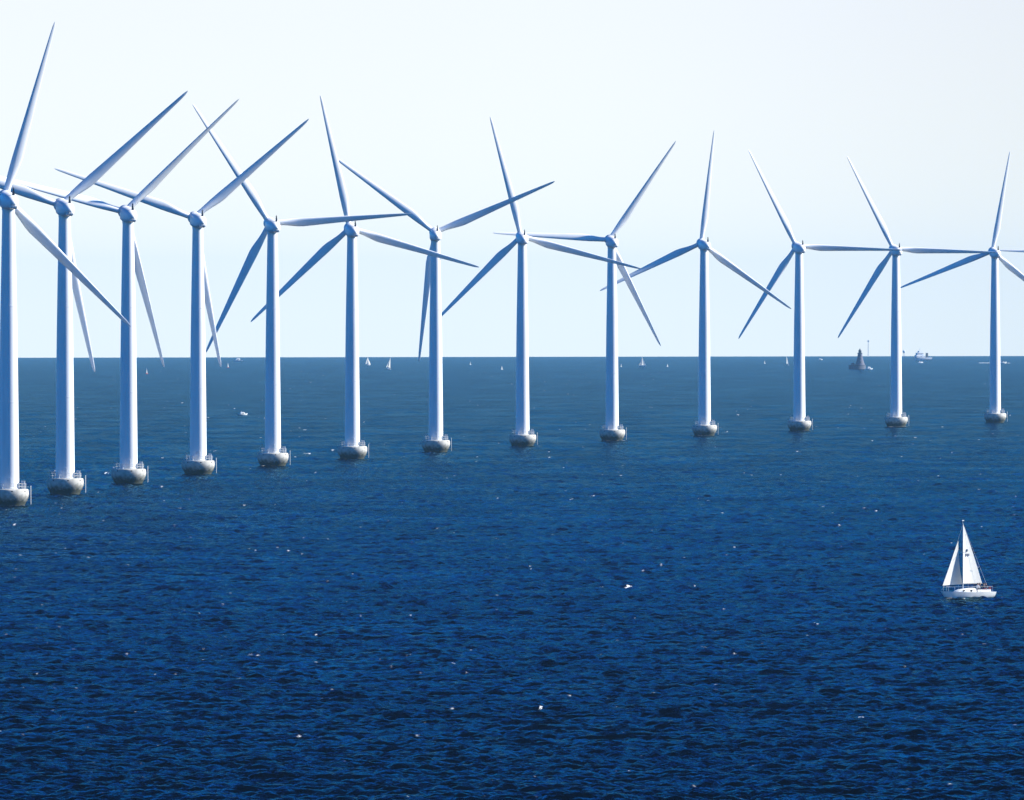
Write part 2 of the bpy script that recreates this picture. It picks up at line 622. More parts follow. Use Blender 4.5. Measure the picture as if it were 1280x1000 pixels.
def blade_bm():
    bm = bmesh.new()
    secs = []
    n = 36
    st = [1.0, 1.6, 2.4, 3.4, 4.6, 6.0, 7.5, 9.0, 11, 13.5, 16, 19, 22, 25, 28, 31, 33.5, 35.5, 36.8, 37.6, 38.0]
    for r in st:
        if r < 2.4:
            ch, th, tw, blend = 1.45, 1.45, 20, 0.0
        elif r < 9:
            t = (r - 2.4) / 6.6
            t = t * t * (3 - 2 * t)
            ch = 1.45 + (2.35 - 1.45) * t
            th = 1.45 + (1.05 - 1.45) * t
            tw, blend = 20 - 5 * t, t
        else:
            t = (r - 9) / 29
            ch = 2.35 * (1 - t) + 0.60 * t + 0.02 * math.sin(PI * t)
            th = ch * (0.44 - 0.16 * t)
            tw, blend = 15 * (1 - t) ** 1.6, 1.0
            if r > 36:
                k = math.sqrt(max(0.02, 1 - ((r - 36) / 2.02) ** 2))
                ch *= k
                th *= k
        tw = RAD(tw * 0.5 - 13.0 * blend)
        ring = []
        for k in range(n):
            a = 2 * PI * k / n
            # circle part
            cx, cy = 0.5 * ch * math.cos(a), 0.5 * th * math.sin(a)
            # airfoil: s=0 leading edge (-x), s=1 trailing edge (+x)
            s = 0.5 * (1 + math.cos(a))
            yt = 5 * (0.2969 * math.sqrt(s) - 0.126 * s - 0.3516 * s * s + 0.2843 * s ** 3 - 0.1036 * s ** 4)
            up = 1 if math.sin(a) >= 0 else -1
            yy = yt * th * (0.66 if up < 0 else 0.38) * up     # the suction side (-y) is fuller
            ax, ay = 0.4 * (s - 0.32) * ch + 0.6 * (cx + 0.12 * ch), 0.4 * yy + 0.6 * cy
            x = cx * (1 - blend) + ax * blend
            y = cy * (1 - blend) + ay * blend
            # twist: leading edge (-x) turned upwind (+y)
            X = x * math.cos(tw) + y * math.sin(tw)
            Y = -x * math.sin(tw) + y * math.cos(tw)
            ring.append(Vector((X, Y - 0.9 * (r / 38) ** 2.2, r)))
        secs.append(ring)
    loft(bm, secs)
    return bm


def nacelle_bm():
    # local: +y upwind, rotor at y=OVER, z=0 on the shaft
    bm = bmesh.new()
    n = 32

    def sec(y, hw, top, bot, ex_top=2.3, ex_bot=4.5, lean=0.0):
        ring = []
        for k in range(n):
            a = 2 * PI * k / n
            c, s = math.cos(a), math.sin(a)
            ex = ex_top if s >= 0 else ex_bot
            x = hw * (abs(c) ** (2 / ex)) * (1 if c >= 0 else -1)
            z = (top if s >= 0 else bot) * (abs(s) ** (2 / ex)) * (1 if s >= 0 else -1)
            ring.append(Vector((x, y + lean * z, z - 0.35)))
        return ring
    ss = [sec(OVER - 1.15, 1.15, 1.2, 1.25, 2, 2), sec(OVER - 1.4, 1.3, 1.45, 1.4, 2.1, 2.4), sec(2.2, 1.70, 1.85, 1.62, 2.2),
          sec(0.0, 1.85, 1.95, 1.75, 2.2), sec(-1.2, 1.85, 1.93, 1.78, 2.2)]
    for t in (0.15, 0.3, 0.45, 0.58, 0.70, 0.80, 0.88, 0.94, 0.98, 1.0):
        k = math.sqrt(1 - t ** 2.2 * 0.985)
        ss.append(sec(-1.2 - 4.6 * t, 1.85 * k, 1.93 * k, 1.78 * (0.35 * (1 - t ** 6) + 0.65 * k), 2.1, 3.6))
    for q in ss:
        for v in q:
            v.x *= 0.93
            v.z = -0.35 + (v.z + 0.35) * 0.93
    loft(bm, ss)
    return bm


def turbine_master():
    root = thing('wind_turbine', '', 'wind turbine', (0, 0, 0))
    bm = bmesh.new()
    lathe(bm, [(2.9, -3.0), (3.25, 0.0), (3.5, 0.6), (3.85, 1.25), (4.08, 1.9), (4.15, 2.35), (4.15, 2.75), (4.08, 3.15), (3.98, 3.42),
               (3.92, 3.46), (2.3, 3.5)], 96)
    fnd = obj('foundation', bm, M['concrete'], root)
    for deg in (-128, -79, -34):                        # drain openings round the rim
        bm = bmesh.new()
        rt = Matrix.Rotation(RAD(deg), 4, 'Z')
        tube(bm, [rt @ Vector((3.95, 0, 3.02)), rt @ Vector((4.13, 0, 3.00))], 0.17, 12)
        obj('drain_opening', bm, M['dark'], fnd)
    bm = bmesh.new()
    lathe(bm, [(2.12, 3.45), (2.05, 12), (1.93, 25), (1.80, 36), (1.62, 46), (1.42, 56), (1.30, 62.0)], 72)
    tower = obj('tower', bm, M['tower'], root)
    for z, r in ((21.5, 1.965), (41.5, 1.712)):          # bolted flange joints
        bm = bmesh.new()
        lathe(bm, [(r - 0.02, z - 0.06), (r + 0.02, z - 0.05), (r + 0.02, z + 0.05), (r - 0.02, z + 0.06)], 72, cap=False)
        obj('flange', bm, M['tower'], tower)
    bm = bmesh.new()
    lathe(bm, [(2.10, 3.45), (2.28, 3.46), (2.28, 3.70), (2.10, 3.72)], 72, cap=False)
    obj('flange', bm, M['tower'], tower)
    bm = bmesh.new()
    box(bm, (0, -2.09, 4.75), (0.9, 0.14, 2.1), 0.04)
    door = obj('door', bm, M['box'], tower)
    # railing round the deck
    bm = bmesh.new()
    for z in (4.05, 4.6):
        pts = [(3.55 * math.cos(2 * PI * k / 40), 3.55 * math.sin(2 * PI * k / 40), z) for k in range(41)]
        tube(bm, pts, 0.025, 6)
    for k in range(20):
        a = 2 * PI * k / 20
        tube(bm, [(3.55 * math.cos(a), 3.55 * math.sin(a), 3.45), (3.55 * math.cos(a), 3.55 * math.sin(a), 4.62)], 0.028, 6)
    obj('railing', bm, M['rail'], root)
    # boat landing: two fender tubes with rungs
    bm = bmesh.new()
    for dy in (-0.35, 0.35):
        tube(bm, [(4.52, dy, 4.15), (4.52, dy, 0.5), (4.50, dy, 0.3)], 0.075, 8)
        tube(bm, [(4.05, dy, 3.1), (4.52, dy, 3.1)], 0.06, 8)
        tube(bm, [(3.7, dy, 1.0), (4.52, dy, 1.0)], 0.06, 8)
    for k in range(13):
        tube(bm, [(4.50, -0.35, 0.5 + 0.3 * k), (4.50, 0.35, 0.5 + 0.3 * k)], 0.03, 6)
    obj('boat_landing', bm, M['rail'], root)
    # equipment cabinet
    bm = bmesh.new()
    box(bm, (2.95, -0.55, 4.28), (0.75, 1.1, 1.6), 0.05)
    box(bm, (2.95, -0.55, 5.11), (0.85, 1.2, 0.08), 0.02)
    cab = obj('equipment_cabinet', bm, M['box'], root)
    bm = bmesh.new()
    box(bm, (2.95, -1.115, 4.25), (0.5, 0.03, 1.2), 0.01)
    obj('cabinet_door', bm, M['rail'], cab)
    # davit crane and life ring holder on the left
    bm = bmesh.new()
    tube(bm, [(-2.35, -1.6, 3.45), (-2.35, -1.6, 4.6), (-2.55, -1.7, 5.0), (-3.3, -2.0, 5.15)], 0.08, 8)
    tube(bm, [(-2.35, -1.6, 4.2), (-2.9, -1.85, 5.05)], 0.05, 8)
    box(bm, (-2.32, -1.6, 4.0), (0.3, 0.3, 0.35), 0.03)
    obj('davit_crane', bm, M['rail'], root)
    bm = bmesh.new()
    tube(bm, [(-1.2, -2.7, 3.45), (-1.2, -2.7, 4.55)], 0.06, 8)
    box(bm, (-1.2, -2.74, 4.3), (0.45, 0.12, 0.5), 0.03)
    obj('notice_post', bm, M['box'], root)
    # head
    nac = obj('nacelle', nacelle_bm(), M['nacelle'], root)
    bm = bmesh.new()
    lathe(bm, [(1.30, -2.4), (1.36, -2.2), (1.36, -1.85), (1.30, -1.7)], 48)
    obj('yaw_ring', bm, M['nacelle'], nac)
    bm = bmesh.new()                                     # instrument mast with wind vane
    loft(bm, [[Vector((0.35 + sx, -3.9 + sy, z)) for sx, sy in ((-w_, -0.5 * w_), (w_, -0.5 * w_), (w_, 0.5 * w_), (-w_, 0.5 * w_))]
              for z, w_ in ((0.80, 0.26), (1.30, 0.26), (1.75, 0.20), (2.3, 0.12), (2.75, 0.05))])
    tube(bm, [(0.35, -4.4, 2.15), (0.35, -3.3, 2.15)], 0.05, 8)
    for yy in (-4.4, -3.3):
        tube(bm, [(0.35, yy, 2.15), (0.35, yy, 2.45)], [0.04, 0.09], 8)
    obj('wind_vane_mast', bm, M['dark'], nac, smooth=False)
    for sx in (-0.55, 0.0, 0.55):                        # rear ventilation louvres
        bm = bmesh.new()
        box(bm, (sx, -5.45, -1.2), (0.4, 0.5, 0.35), 0.03)
        obj('vent', bm, M['nacelle'], nac)
    bm = bmesh.new()
    lathe(bm, [(1.05, -1.2), (1.45, -1.0), (1.62, -0.4), (1.60, 0.5), (1.35, 1.2), (0.9, 1.75), (0.35, 2.05), (0.02, 2.12)], 40)
    bmesh.ops.rotate(bm, verts=bm.verts, cent=(0, 0, 0), matrix=Matrix.Rotation(-PI / 2, 3, 'X'))
    hub = obj('hub', bm, M['nacelle'], root)
    bl = obj('blade', blade_bm(), M['blade'], root)
    return root, nac, hub, bl


def pose_turbine(root, nac, hub, blades, yaw, phase, pitch_, tilt=5.0):
    head = Matrix.Rotation(RAD(yaw), 4, 'Z') @ Matrix.Translation((0, 0, HUB - 0.35)) @ Matrix.Rotation(RAD(tilt), 4, 'X')
    nac.matrix_local = head
    hm = head @ Matrix.Translation((0, OVER, 0))
    hub.matrix_local = hm @ Matrix.Rotation(RAD(90 - phase), 4, 'Y')
    for k, b in enumerate(blades):
        b.matrix_local = hm @ Matrix.Rotation(RAD(90 - phase - 120 * k), 4, 'Y') @ Matrix.Rotation(RAD(pitch_), 4, 'Z')


TX = [-104.4, -99.0, -90.3, -78.3, -63.0, -44.3, -22.2, 3.2, 31.9, 64.0, 99.5, 138.3, 180.5, 226.2]
TY = [2668.6, 2848.5, 3028.3, 3207.9, 3387.2, 3566.2, 3744.9, 3923.1, 4100.8, 4277.9, 4454.4, 4630.1, 4805.1, 4979.2]
YAW = [12, 13, 12, 13, 11, 9, 3, 5, 9.5, 12, 12, 11, 10, 10]
PHASE = [75.0, 42.1, 45.5, 40.9, 4.0, 103.4, 23.2, 105.0, 56.8, 84.8, 118.2, 118.3, 81.3, 58.0]
PITCH = [4, -6, 24, -4, 4, 0, 0, 3, 10, 4, 8, 8, 4, 0]          # extra blade pitch towards feather, degrees
LOOK = ['largest white wind turbine, cut by the left edge, one blade pointing almost straight up',
        'white wind turbine with a broad blade rising to the right, second tower from the left',
        'white wind turbine with a slim blade rising to the right, third tower from the left',
        'white wind turbine with a long blade rising right, fourth tower from the left',
        'white wind turbine with one blade level to the right, fifth tower from the left',
        'white wind turbine with a steep upper blade leaning slightly left, sixth tower from the left',
        'white wind turbine with its lower blade hanging close beside its tower, seventh from left',
        'white wind turbine at picture centre, eighth tower from the left, one blade near upright',
        'white wind turbine with one blade level to the left and one up right, ninth tower',
        'white wind turbine in an upright Y pose, tenth tower from the left',
        'white wind turbine left of the stone lighthouse, right blade level, third tower from right',
        'white wind turbine right of the stone lighthouse, right blade level, second tower from right',
        'smallest white wind turbine with a full tower, nearest the right edge',
        'white wind turbine outside the right edge, only its left-pointing blade tip in view']

master = turbine_master()
root0, nac0, hub0, bl0 = master


def copy_part(o, parent):
    c = o.copy()
    C.objects.link(c)
    c.parent = parent
    for g in o.children:
        d = g.copy()
        C.objects.link(d)
        d.parent = c
    return c


turbs = []
protos = list(root0.children)
for i in range(14):
    z0 = sea_z(TX[i], TY[i])
    if i == 0:
        root, nac, hub, b0 = root0, nac0, hub0, bl0
    else:
        root = root0.copy()
        C.objects.link(root)
        for ch in protos:
            c = copy_part(ch, root)
            if ch == nac0:
                nac = c
            elif ch == hub0:
                hub = c
            elif ch == bl0:
                b0 = c
    blades = [b0]
    root.location = (TX[i], TY[i], z0)
    root['label'] = LOOK[i]
    root['group'] = 'wind turbines in the long curved row'
    turbs.append((root, nac, hub, blades, YAW[i], PHASE[i], PITCH[i]))
for (root, nac, hub, blades, yw, ph, pt) in turbs:
    for k in range(2):
        c = bl0.copy()
        C.objects.link(c)
        c.parent = root
        blades.append(c)
    pose_turbine(root, nac, hub, blades, yw, ph, pt)

# ------------------------------------------------------------------ sailboats
def sail_bm(tack, head, clew, belly, side, cols=10, rows=18, roach=0.06, thick=0.02):
    """a thin, really curved triangular sail; side is the leeward direction"""
    bm = bmesh.new()
    tack, head, clew, side = Vector(tack), Vector(head), Vector(clew), Vector(side).normalized()
    nrm = (head - tack).cross(clew - tack).normalized()
    layers = []
    for s in (-0.5, 0.5):
        g = []
        for i in range(rows + 1):
            v = i / rows
            luff = tack.lerp(head, v)
            leech = clew.lerp(head, v)
            row = []
            for j in range(cols + 1):
                u = j / cols
                p = luff.lerp(leech, u)
                p += (leech - luff).normalized() * roach * math.sin(PI * v) * u * (clew - tack).length if (leech - luff).length > 1e-4 else Vector()
                cam_ = belly * 4 * (u ** 0.8) * (1 - u) * (leech - luff).length
                p = p + side * cam_ + side * 0.25 * v * (1 - v) * (head - tack).length * u * 0.25 + nrm * thick * s
                row.append(bm.verts.new(p))
            g.append(row)
        layers.append(g)
    for g in layers:
        for i in range(rows):
            for j in range(cols):
                bm.faces.new((g[i][j], g[i][j + 1], g[i + 1][j + 1], g[i + 1][j]))
    a, b = layers
    for i in range(rows):
        for j in (0, cols):
            bm.faces.new((a[i][j], a[i + 1][j], b[i + 1][j], b[i][j]))
    for j in range(cols):
        bm.faces.new((a[0][j], a[0][j + 1], b[0][j + 1], b[0][j]))
    bmesh.ops.remove_doubles(bm, verts=bm.verts, dist=1e-4)
    return bm


def hull_bm(L, B, H, draft=0.35, bow_rise=0.25, stern_w=0.65, n=20, transom=0.12):
    """bow at -x, stern at +x"""
    bm = bmesh.new()
    secs = []
    for i in range(n + 1):
        t = i / n
        x = -L / 2 + L * t
        wd = B / 2 * (math.sin(min(1, t / 0.62) * PI / 2) ** 0.85 if t < 0.62 else 1 - (1 - stern_w) * ((t - 0.62) / 0.38) ** 1.8)
        wd = max(wd, 0.02)
        top = H + bow_rise * (1 - t) ** 2 + 0.06 * t * t
        dr = draft * math.sin(PI * min(1, max(0.03, t * 0.97 + 0.03))) ** 0.6
        ring = []
        for k in range(13):
            a = -1 + 2 * k / 12
            s = 1 if a >= 0 else -1
            q = abs(a)
            y = wd * s * min(1, q ** 0.45 * (0.93 + 0.07 * q))
            z = -dr + (top + dr) * q ** 2.1
            xx = x + (0.10 * L) * (1 - (z + dr) / (top + dr)) * max(0, 1 - t * 5) - transom * (1 - (z + dr) / (top + dr)) * max(0, (t - 0.9) * 10)
            ring.append(Vector((xx, y, z)))
        secs.append(ring)
    rings = loft(bm, secs, cap=False, closed=False)
    # deck, a little below the rail
    bm.faces.new(rings[-1])
    for a, b in zip(rings, rings[1:]):
        bm.faces.new((a[0], b[0], b[-1], a[-1]))
    return bm


def person(loc, rz, top_mat, label, lower_mat, lean=0.0, arm=0.3):
    """a seated crew member: one continuous skinned body, head included"""
    bm = bmesh.new()
    J = {'pelvis': (0, 0, 0.10), 'waist': (0, 0.02 + lean * 0.3, 0.30), 'chest': (0, 0.03 + lean, 0.50), 'neck': (0, 0.05 + lean, 0.64),
         'head': (0, 0.07 + lean, 0.74), 'crown': (0, 0.06 + lean, 0.86)}
    for s, n in ((-1, 'l'), (1, 'r')):
        J['shoulder' + n] = (0.19 * s, 0.03 + lean, 0.55)
        J['elbow' + n] = (0.25 * s, 0.14 + lean, 0.30)
        J['wrist' + n] = (0.18 * s, arm + lean, 0.26)
        J['hand' + n] = (0.17 * s, arm + 0.08 + lean, 0.25)
        J['hip' + n] = (0.10 * s, 0.04, 0.08)
        J['knee' + n] = (0.14 * s, 0.46, 0.10)
        J['ankle' + n] = (0.14 * s, 0.50, -0.32)
        J['toe' + n] = (0.15 * s, 0.66, -0.36)
    R = {'pelvis': .15, 'waist': .14, 'chest': .16, 'neck': .06, 'head': .105, 'crown': .08}
    for n in 'lr':
        R.update({'shoulder' + n: .075, 'elbow' + n: .048, 'wrist' + n: .033, 'hand' + n: .036, 'hip' + n: .105, 'knee' + n: .07, 'ankle' + n: .045, 'toe' + n: .04})
    E = [('pelvis', 'waist'), ('waist', 'chest'), ('chest', 'neck'), ('neck', 'head'), ('head', 'crown')]
    for n in 'lr':
        E += [('chest', 'shoulder' + n), ('shoulder' + n, 'elbow' + n), ('elbow' + n, 'wrist' + n), ('wrist' + n, 'hand' + n),
              ('pelvis', 'hip' + n), ('hip' + n, 'knee' + n), ('knee' + n, 'ankle' + n), ('ankle' + n, 'toe' + n)]
    names = list(J)
    me = bpy.data.meshes.new('person')
    me.from_pydata([J[k] for k in names], [(names.index(a), names.index(b)) for a, b in E], [])
    o = bpy.data.objects.new('person', me)
    C.objects.link(o)
    me.skin_vertices.new() if hasattr(me.skin_vertices, 'new') and not me.skin_vertices else None
    md = o.modifiers.new('skin', 'SKIN')
    if not me.skin_vertices:
        bm0 = bmesh.new()
        bm0.from_mesh(me)
        bm0.verts.layers.skin.verify()
        bm0.to_mesh(me)
        bm0.free()
    for k, nme in enumerate(names):
        me.skin_vertices[0].data[k].radius = (R[nme], R[nme])
    me.skin_vertices[0].data[0].use_root = True
    sb = o.modifiers.new('sub', 'SUBSURF')
    sb.levels = sb.render_levels = 2
    dg = bpy.context.evaluated_depsgraph_get()
    m2 = bpy.data.meshes.new_from_object(o.evaluated_get(dg))
    C.objects.unlink(o)
    bpy.data.objects.remove(o)
    m2.name = 'person'
    m2.materials.clear()
    for mm in (M['skin'], top_mat, lower_mat):
        m2.materials.append(mm)
    for f in m2.polygons:
        f.use_smooth = True
        c = f.center
        hd = Vector((0.17, arm + 0.08 + lean, 0.25))
        if c.z > 0.64 or (Vector((abs(c.x), c.y, c.z)) - hd).length < 0.075:
            f.material_index = 0
        elif c.z > 0.17 and not (c.z < 0.22 and c.y > 0.25 and abs(c.x) < 0.13):
            f.material_index = 1
        else:
            f.material_index = 2
    # nose and brow pulled out of the head surface
    for v in m2.vertices:
        c = v.co
        d = (c - Vector((0, 0.07 + lean + 0.11, 0.765))).length
        if d < 0.045:
            v.co.y += 0.03 * (1 - d / 0.045)
    p = bpy.data.objects.new('person', m2)
    C.objects.link(p)
    p.location = loc
    p.rotation_euler = (0, 0, rz)
    p['label'] = label
    p['category'] = 'person'
    p['group'] = 'crew in the cockpit of the near yacht'
    b = bmesh.new()
    bmesh.ops.create_uvsphere(b, u_segments=16, v_segments=10, radius=0.118)
    for v in b.verts:
        v.co.z = max(v.co.z, -0.05) * 1.0
        if v.co.y > 0.03:
            v.co.z = max(v.co.z, 0.045)
        v.co += Vector((0, 0.05 + lean, 0.82))
    obj('hair', b, M['hair'], p)
    return p


def near_yacht():
    base = at(1208.3, 747.3)
    rz = RAD(36)
    L, B = 9.1, 2.7
    root = thing('sailboat', 'nearest white sailing yacht under full main and jib at lower right with crew aboard', 'sailboat', base, rz)
    obj('hull', hull_bm(L, B, 0.74, bow_rise=0.24), M['hull'], root)
    mw = root.matrix_basis.copy()
    bm = bmesh.new()
    # cabin trunk
    secs = []
    for t, wd, h in ((0.0, 0.50, 0.04), (0.08, 0.62, 0.24), (0.3, 0.80, 0.40), (0.7, 0.90, 0.52), (0.97, 0.90, 0.56), (1.0, 0.88, 0.50)):
        x = -2.0 + 3.0 * t
        secs.append([Vector((x, -wd, 0.78)), Vector((x, -wd * 0.94, 0.78 + h * 0.8)), Vector((x, -wd * 0.75, 0.78 + h)), Vector((x, 0, 0.82 + h)),
                     Vector((x, wd * 0.75, 0.78 + h)), Vector((x, wd * 0.94, 0.78 + h * 0.8)), Vector((x, wd, 0.78))])
    loft(bm, secs)
    cab = obj('cabin', bm, M['hull'], root)
    for x in (-1.05, 0.15):
        bm = bmesh.new()
        for s in (-1,):
            wdx = 0.74 if x < -0.5 else 0.855
            tube(bm, [(x, s * (wdx - 0.03), 0.98), (x, s * (wdx + 0.045), 0.98)], 0.15, 14)
            for v in bm.verts:
                v.co.x = x + (v.co.x - x) * 1.35
        obj('porthole', bm, M['glass'], cab)
    bm = bmesh.new()
    tube(bm, [(-3.95, 0, 1.12), (-3.95, 0, 1.12 + 0.01)], 0.03, 6)
    # pulpit, pushpit, stanchions and life lines
    def rail_y(x):
        t = (x + L / 2) / L
        wd = B / 2 * (math.sin(min(1, t / 0.62) * PI / 2) ** 0.85 if t < 0.62 else 1 - 0.35 * ((t - 0.62) / 0.38) ** 1.8)
        return max(0.08, wd * 0.94)
    for s in (-1, 1):
        xs = [-3.8, -2.6, -1.3, 0, 1.3, 2.6, 3.8]
        for x in xs:
            tube(bm, [(x, s * rail_y(x), 0.8), (x, s * rail_y(x), 1.55)], 0.014, 6)
        tube(bm, [(x, s * rail_y(x), 1.55) for x in xs], 0.012, 6)
    tube(bm, [(-3.8, rail_y(-3.8), 1.55), (-4.05, 0, 1.6), (-3.8, -rail_y(-3.8), 1.55)], 0.018, 6)
    tube(bm, [(3.8, rail_y(3.8), 1.55), (3.95, 0, 1.55), (3.8, -rail_y(3.8), 1.55)], 0.018, 6)
    obj('guard_rail', bm, M['rail'], root)
    bm = bmesh.new()
    mx = -0.65
    tube(bm, [(mx, 0, 0.95), (mx, 0, 5), (mx + 0.02, 0, 10.3)], [0.07, 0.065, 0.045], 10)
    tube(bm, [(mx, -0.55, 6.3), (mx, 0.55, 6.3)], 0.025, 6)
    for s in (-1, 1):
        tube(bm, [(mx + 0.1, s * 1.15, 0.8), (mx, s * 0.55, 6.3), (mx, 0, 10.0)], 0.010, 5)
    tube(bm, [(-4.3, 0, 1.15), (mx, 0, 10.1)], 0.012, 5)
    tube(bm, [(3.9, 0, 0.95), (mx, 0, 10.3)], 0.010, 5)
    mast = obj('mast', bm, M['rail'], root)
    bm = bmesh.new()
    tube(bm, [(mx, 0, 10.3), (mx, 0, 10.65)], 0.02, 6)
    box(bm, (mx + 0.05, 0, 10.68), (0.35, 0.04, 0.10), 0.01)
    obj('wind_indicator', bm, M['hull'], mast)
    bm = bmesh.new()
    tube(bm, [(mx, 0, 1.95), (3.2, 0.61, 1.92)], 0.06, 8)
    obj('boom', bm, M['dark'], root)
    sb_ = sail_bm((mx + 0.08, 0, 2.02), (mx + 0.08, 0, 10.15), (3.15, 0.60, 2.0), 0.05, (0.1, 1, 0), roach=0.05)
    main = obj('main_sail', sb_, M['sail'], root)
    # sail numbers: small dark characters on both rows
    bm = bmesh.new()

    def stroke(px, pz, dx, dz):
        # follow the camber of the sail just outside its near face
        yy_ = 0.60 * (px - mx) / 3.8 + 0.05
        box(bm, (px, yy_, pz), (max(dx * 0.9, 0.03), 0.18, max(dz * 0.9, 0.03)))
    for cx, cz, segs in ((0.22, 6.55, 'abcdg'), (0.05, 5.95, 'abgcd'), (0.52, 5.95, 'fgbc')):
        wd, hh = 0.20, 0.30
        pos = {'a': (0, hh / 2, wd, 0.05), 'g': (0, 0, wd, 0.05), 'd': (0, -hh / 2, wd, 0.05), 'b': (wd / 2, hh / 4, 0.05, hh / 2),
               'c': (wd / 2, -hh / 4, 0.05, hh / 2), 'f': (-wd / 2, hh / 4, 0.05, hh / 2)}
        for k in segs:
            dx, dz, sx, sz = pos[k]
            stroke(cx + dx, cz + dz, sx, sz)
    obj('sail_number', bm, M['letter'], main)
    # draft stripes/battens
    for z in (4.2, 6.9, 8.7):
        bm = bmesh.new()
        x1 = (3.15 - mx) * (10.15 - z) / 8.1 + mx
        tube(bm, [(x1 - 0.8 * (10.15 - z) / 8, 0.10, z + 0.05), (x1 + 0.08, 0.14 * (10.15 - z) / 8, z)], 0.02, 5)
        obj('batten', bm, M['sail'], main)
    obj('jib_sail', sail_bm((-4.2, 0, 1.75), (-1.45, 0, 7.9), (0.20, 1.15, 1.85), 0.07, (0.25, 1, 0), roach=-0.05), M['sail'], root)
    bm = bmesh.new()
    box(bm, (2.55, 0, 0.96), (2.3, 1.5, 0.32), 0.03)
    obj('cockpit_bench', bm, M['whitecloth'], root)
    bm = bmesh.new()
    lathe(bm, [(0.30, 0.0), (0.33, 0.02), (0.30, 0.04)], 20, center=(0, 0, 0), cap=False)
    bmesh.ops.rotate(bm, verts=bm.verts, cent=(0, 0, 0), matrix=Matrix.Rotation(PI / 2, 3, 'Y'))
    bmesh.ops.translate(bm, verts=bm.verts, vec=(3.3, 0, 1.45))
    tube(bm, [(3.28, 0, 0.95), (3.28, 0, 1.45)], 0.05, 8)
    obj('steering_wheel', bm, M['rail'], root)
    bm = bmesh.new()
    box(bm, (3.62, -0.55, 1.28), (0.5, 0.12, 0.42), 0.05)
    obj('life_buoy', bm, M['maroon'], root)
    return root, Matrix.Translation(base) @ Matrix.Rotation(rz, 4, 'Z')


yacht, ymat = near_yacht()
for x, y, rz, top, low, lab in ((1.55, -0.42, -90, 'whitecloth', 'navy', 'seated person in a white jacket just behind the yacht cabin'),
                                (2.12, -0.15, 180, 'navy', 'navy', 'person in dark clothing seated in the middle of the yacht cockpit'),
                                (2.72, -0.50, 0, 'navy', 'maroon', 'person in dark top and maroon trousers sitting near the yacht stern'),
                                (3.40, -0.10, 90, 'navy', 'maroon', 'person in a dark top and maroon trousers at the very stern of the yacht')):
    p = ymat @ Vector((x, y, 1.12))
    person(p, RAD(rz) + RAD(36), M[top], lab, M[low], lean=0.05)


def far_sailboat(px, py, hgt_px, label, rz=0.0, jib=True, side=1, narrow=1.0, hull='hull', heel=0.0, hullmul=1.0):
    b = at(px, py)
    ppm = F_PX / b.y
    H = hgt_px / ppm
    L = H * 0.72 * hullmul
    root = thing('sailboat', label, 'sailboat', b, rz, 'small sailboats far out near the horizon')
    root.rotation_euler = (0, heel, rz)
    obj('hull', hull_bm(L, L * 0.3, L * 0.11, n=10), M[hull], root)
    bm = bmesh.new()
    tube(bm, [(-0.06 * L, 0, 0.1), (-0.06 * L, 0, H)], 0.012 * L, 8)
    obj('mast', bm, M['rail'], root)
    obj('main_sail', sail_bm((-0.05 * L, 0, 0.16 * H), (-0.05 * L, 0, H * 0.98), (0.42 * L * narrow, 0.10 * L * side, 0.15 * H), 0.08, (0, side, 0), 6, 8), M['sail'], root)
    if jib:
        obj('jib_sail', sail_bm((-0.48 * L * narrow, 0, 0.12 * H), (-0.08 * L, 0, 0.80 * H), (-0.02 * L, 0.13 * L * side, 0.13 * H), 0.12, (0, side, 0), 6, 8), M['sail'], root)
    return root


far_sailboat(459.5, 456.5, 10.5, 'white sailboat with a low leaning sail, left one of the pair beyond the sixth turbine', RAD(205), heel=0.0, hullmul=1.1)
far_sailboat(485.5, 461.5, 15.5, 'tall white sailboat heeling right, right one of the pair beyond the sixth turbine', RAD(35), narrow=0.9, heel=RAD(13), hullmul=0.75)
far_sailboat(803.0, 458.5, 13.0, 'white sailboat with a pointed triangular sail right of the ninth turbine tower', RAD(8), jib=True, hullmul=1.1)
far_sailboat(983.5, 456.5, 11.5, 'slim white sailboat just left of the eleventh turbine tower', RAD(20), jib=False, hullmul=0.7)
far_sailboat(183.5, 467.5, 7.5, 'tiny reddish-hulled sailboat right of the third turbine tower', RAD(60), jib=False, hull='red')
far_sailboat(285.0, 459.5, 6.0, 'tiny reddish-hulled sailboat beside the fourth turbine lower blade tip', RAD(50), jib=False, hull='red')
far_sailboat(588.0, 456.0, 4.5, 'tiny pale sailboat far out between seventh and eighth turbines, left one of two', RAD(60))
far_sailboat(627.5, 462.0, 5.0, 'tiny pale sailboat just left of the eighth turbine tower', RAD(50))
far_sailboat(776.5, 458.5, 4.5, 'tiny pale sailboat close to the ninth turbine tower', RAD(60))
far_sailboat(834.5, 458.5, 4.0, 'tiny pale sailboat between the ninth and tenth turbines, farther right one', RAD(50))
far_sailboat(956.0, 454.5, 4.5, 'tiny pale sailboat between the tenth and eleventh turbines', RAD(60))


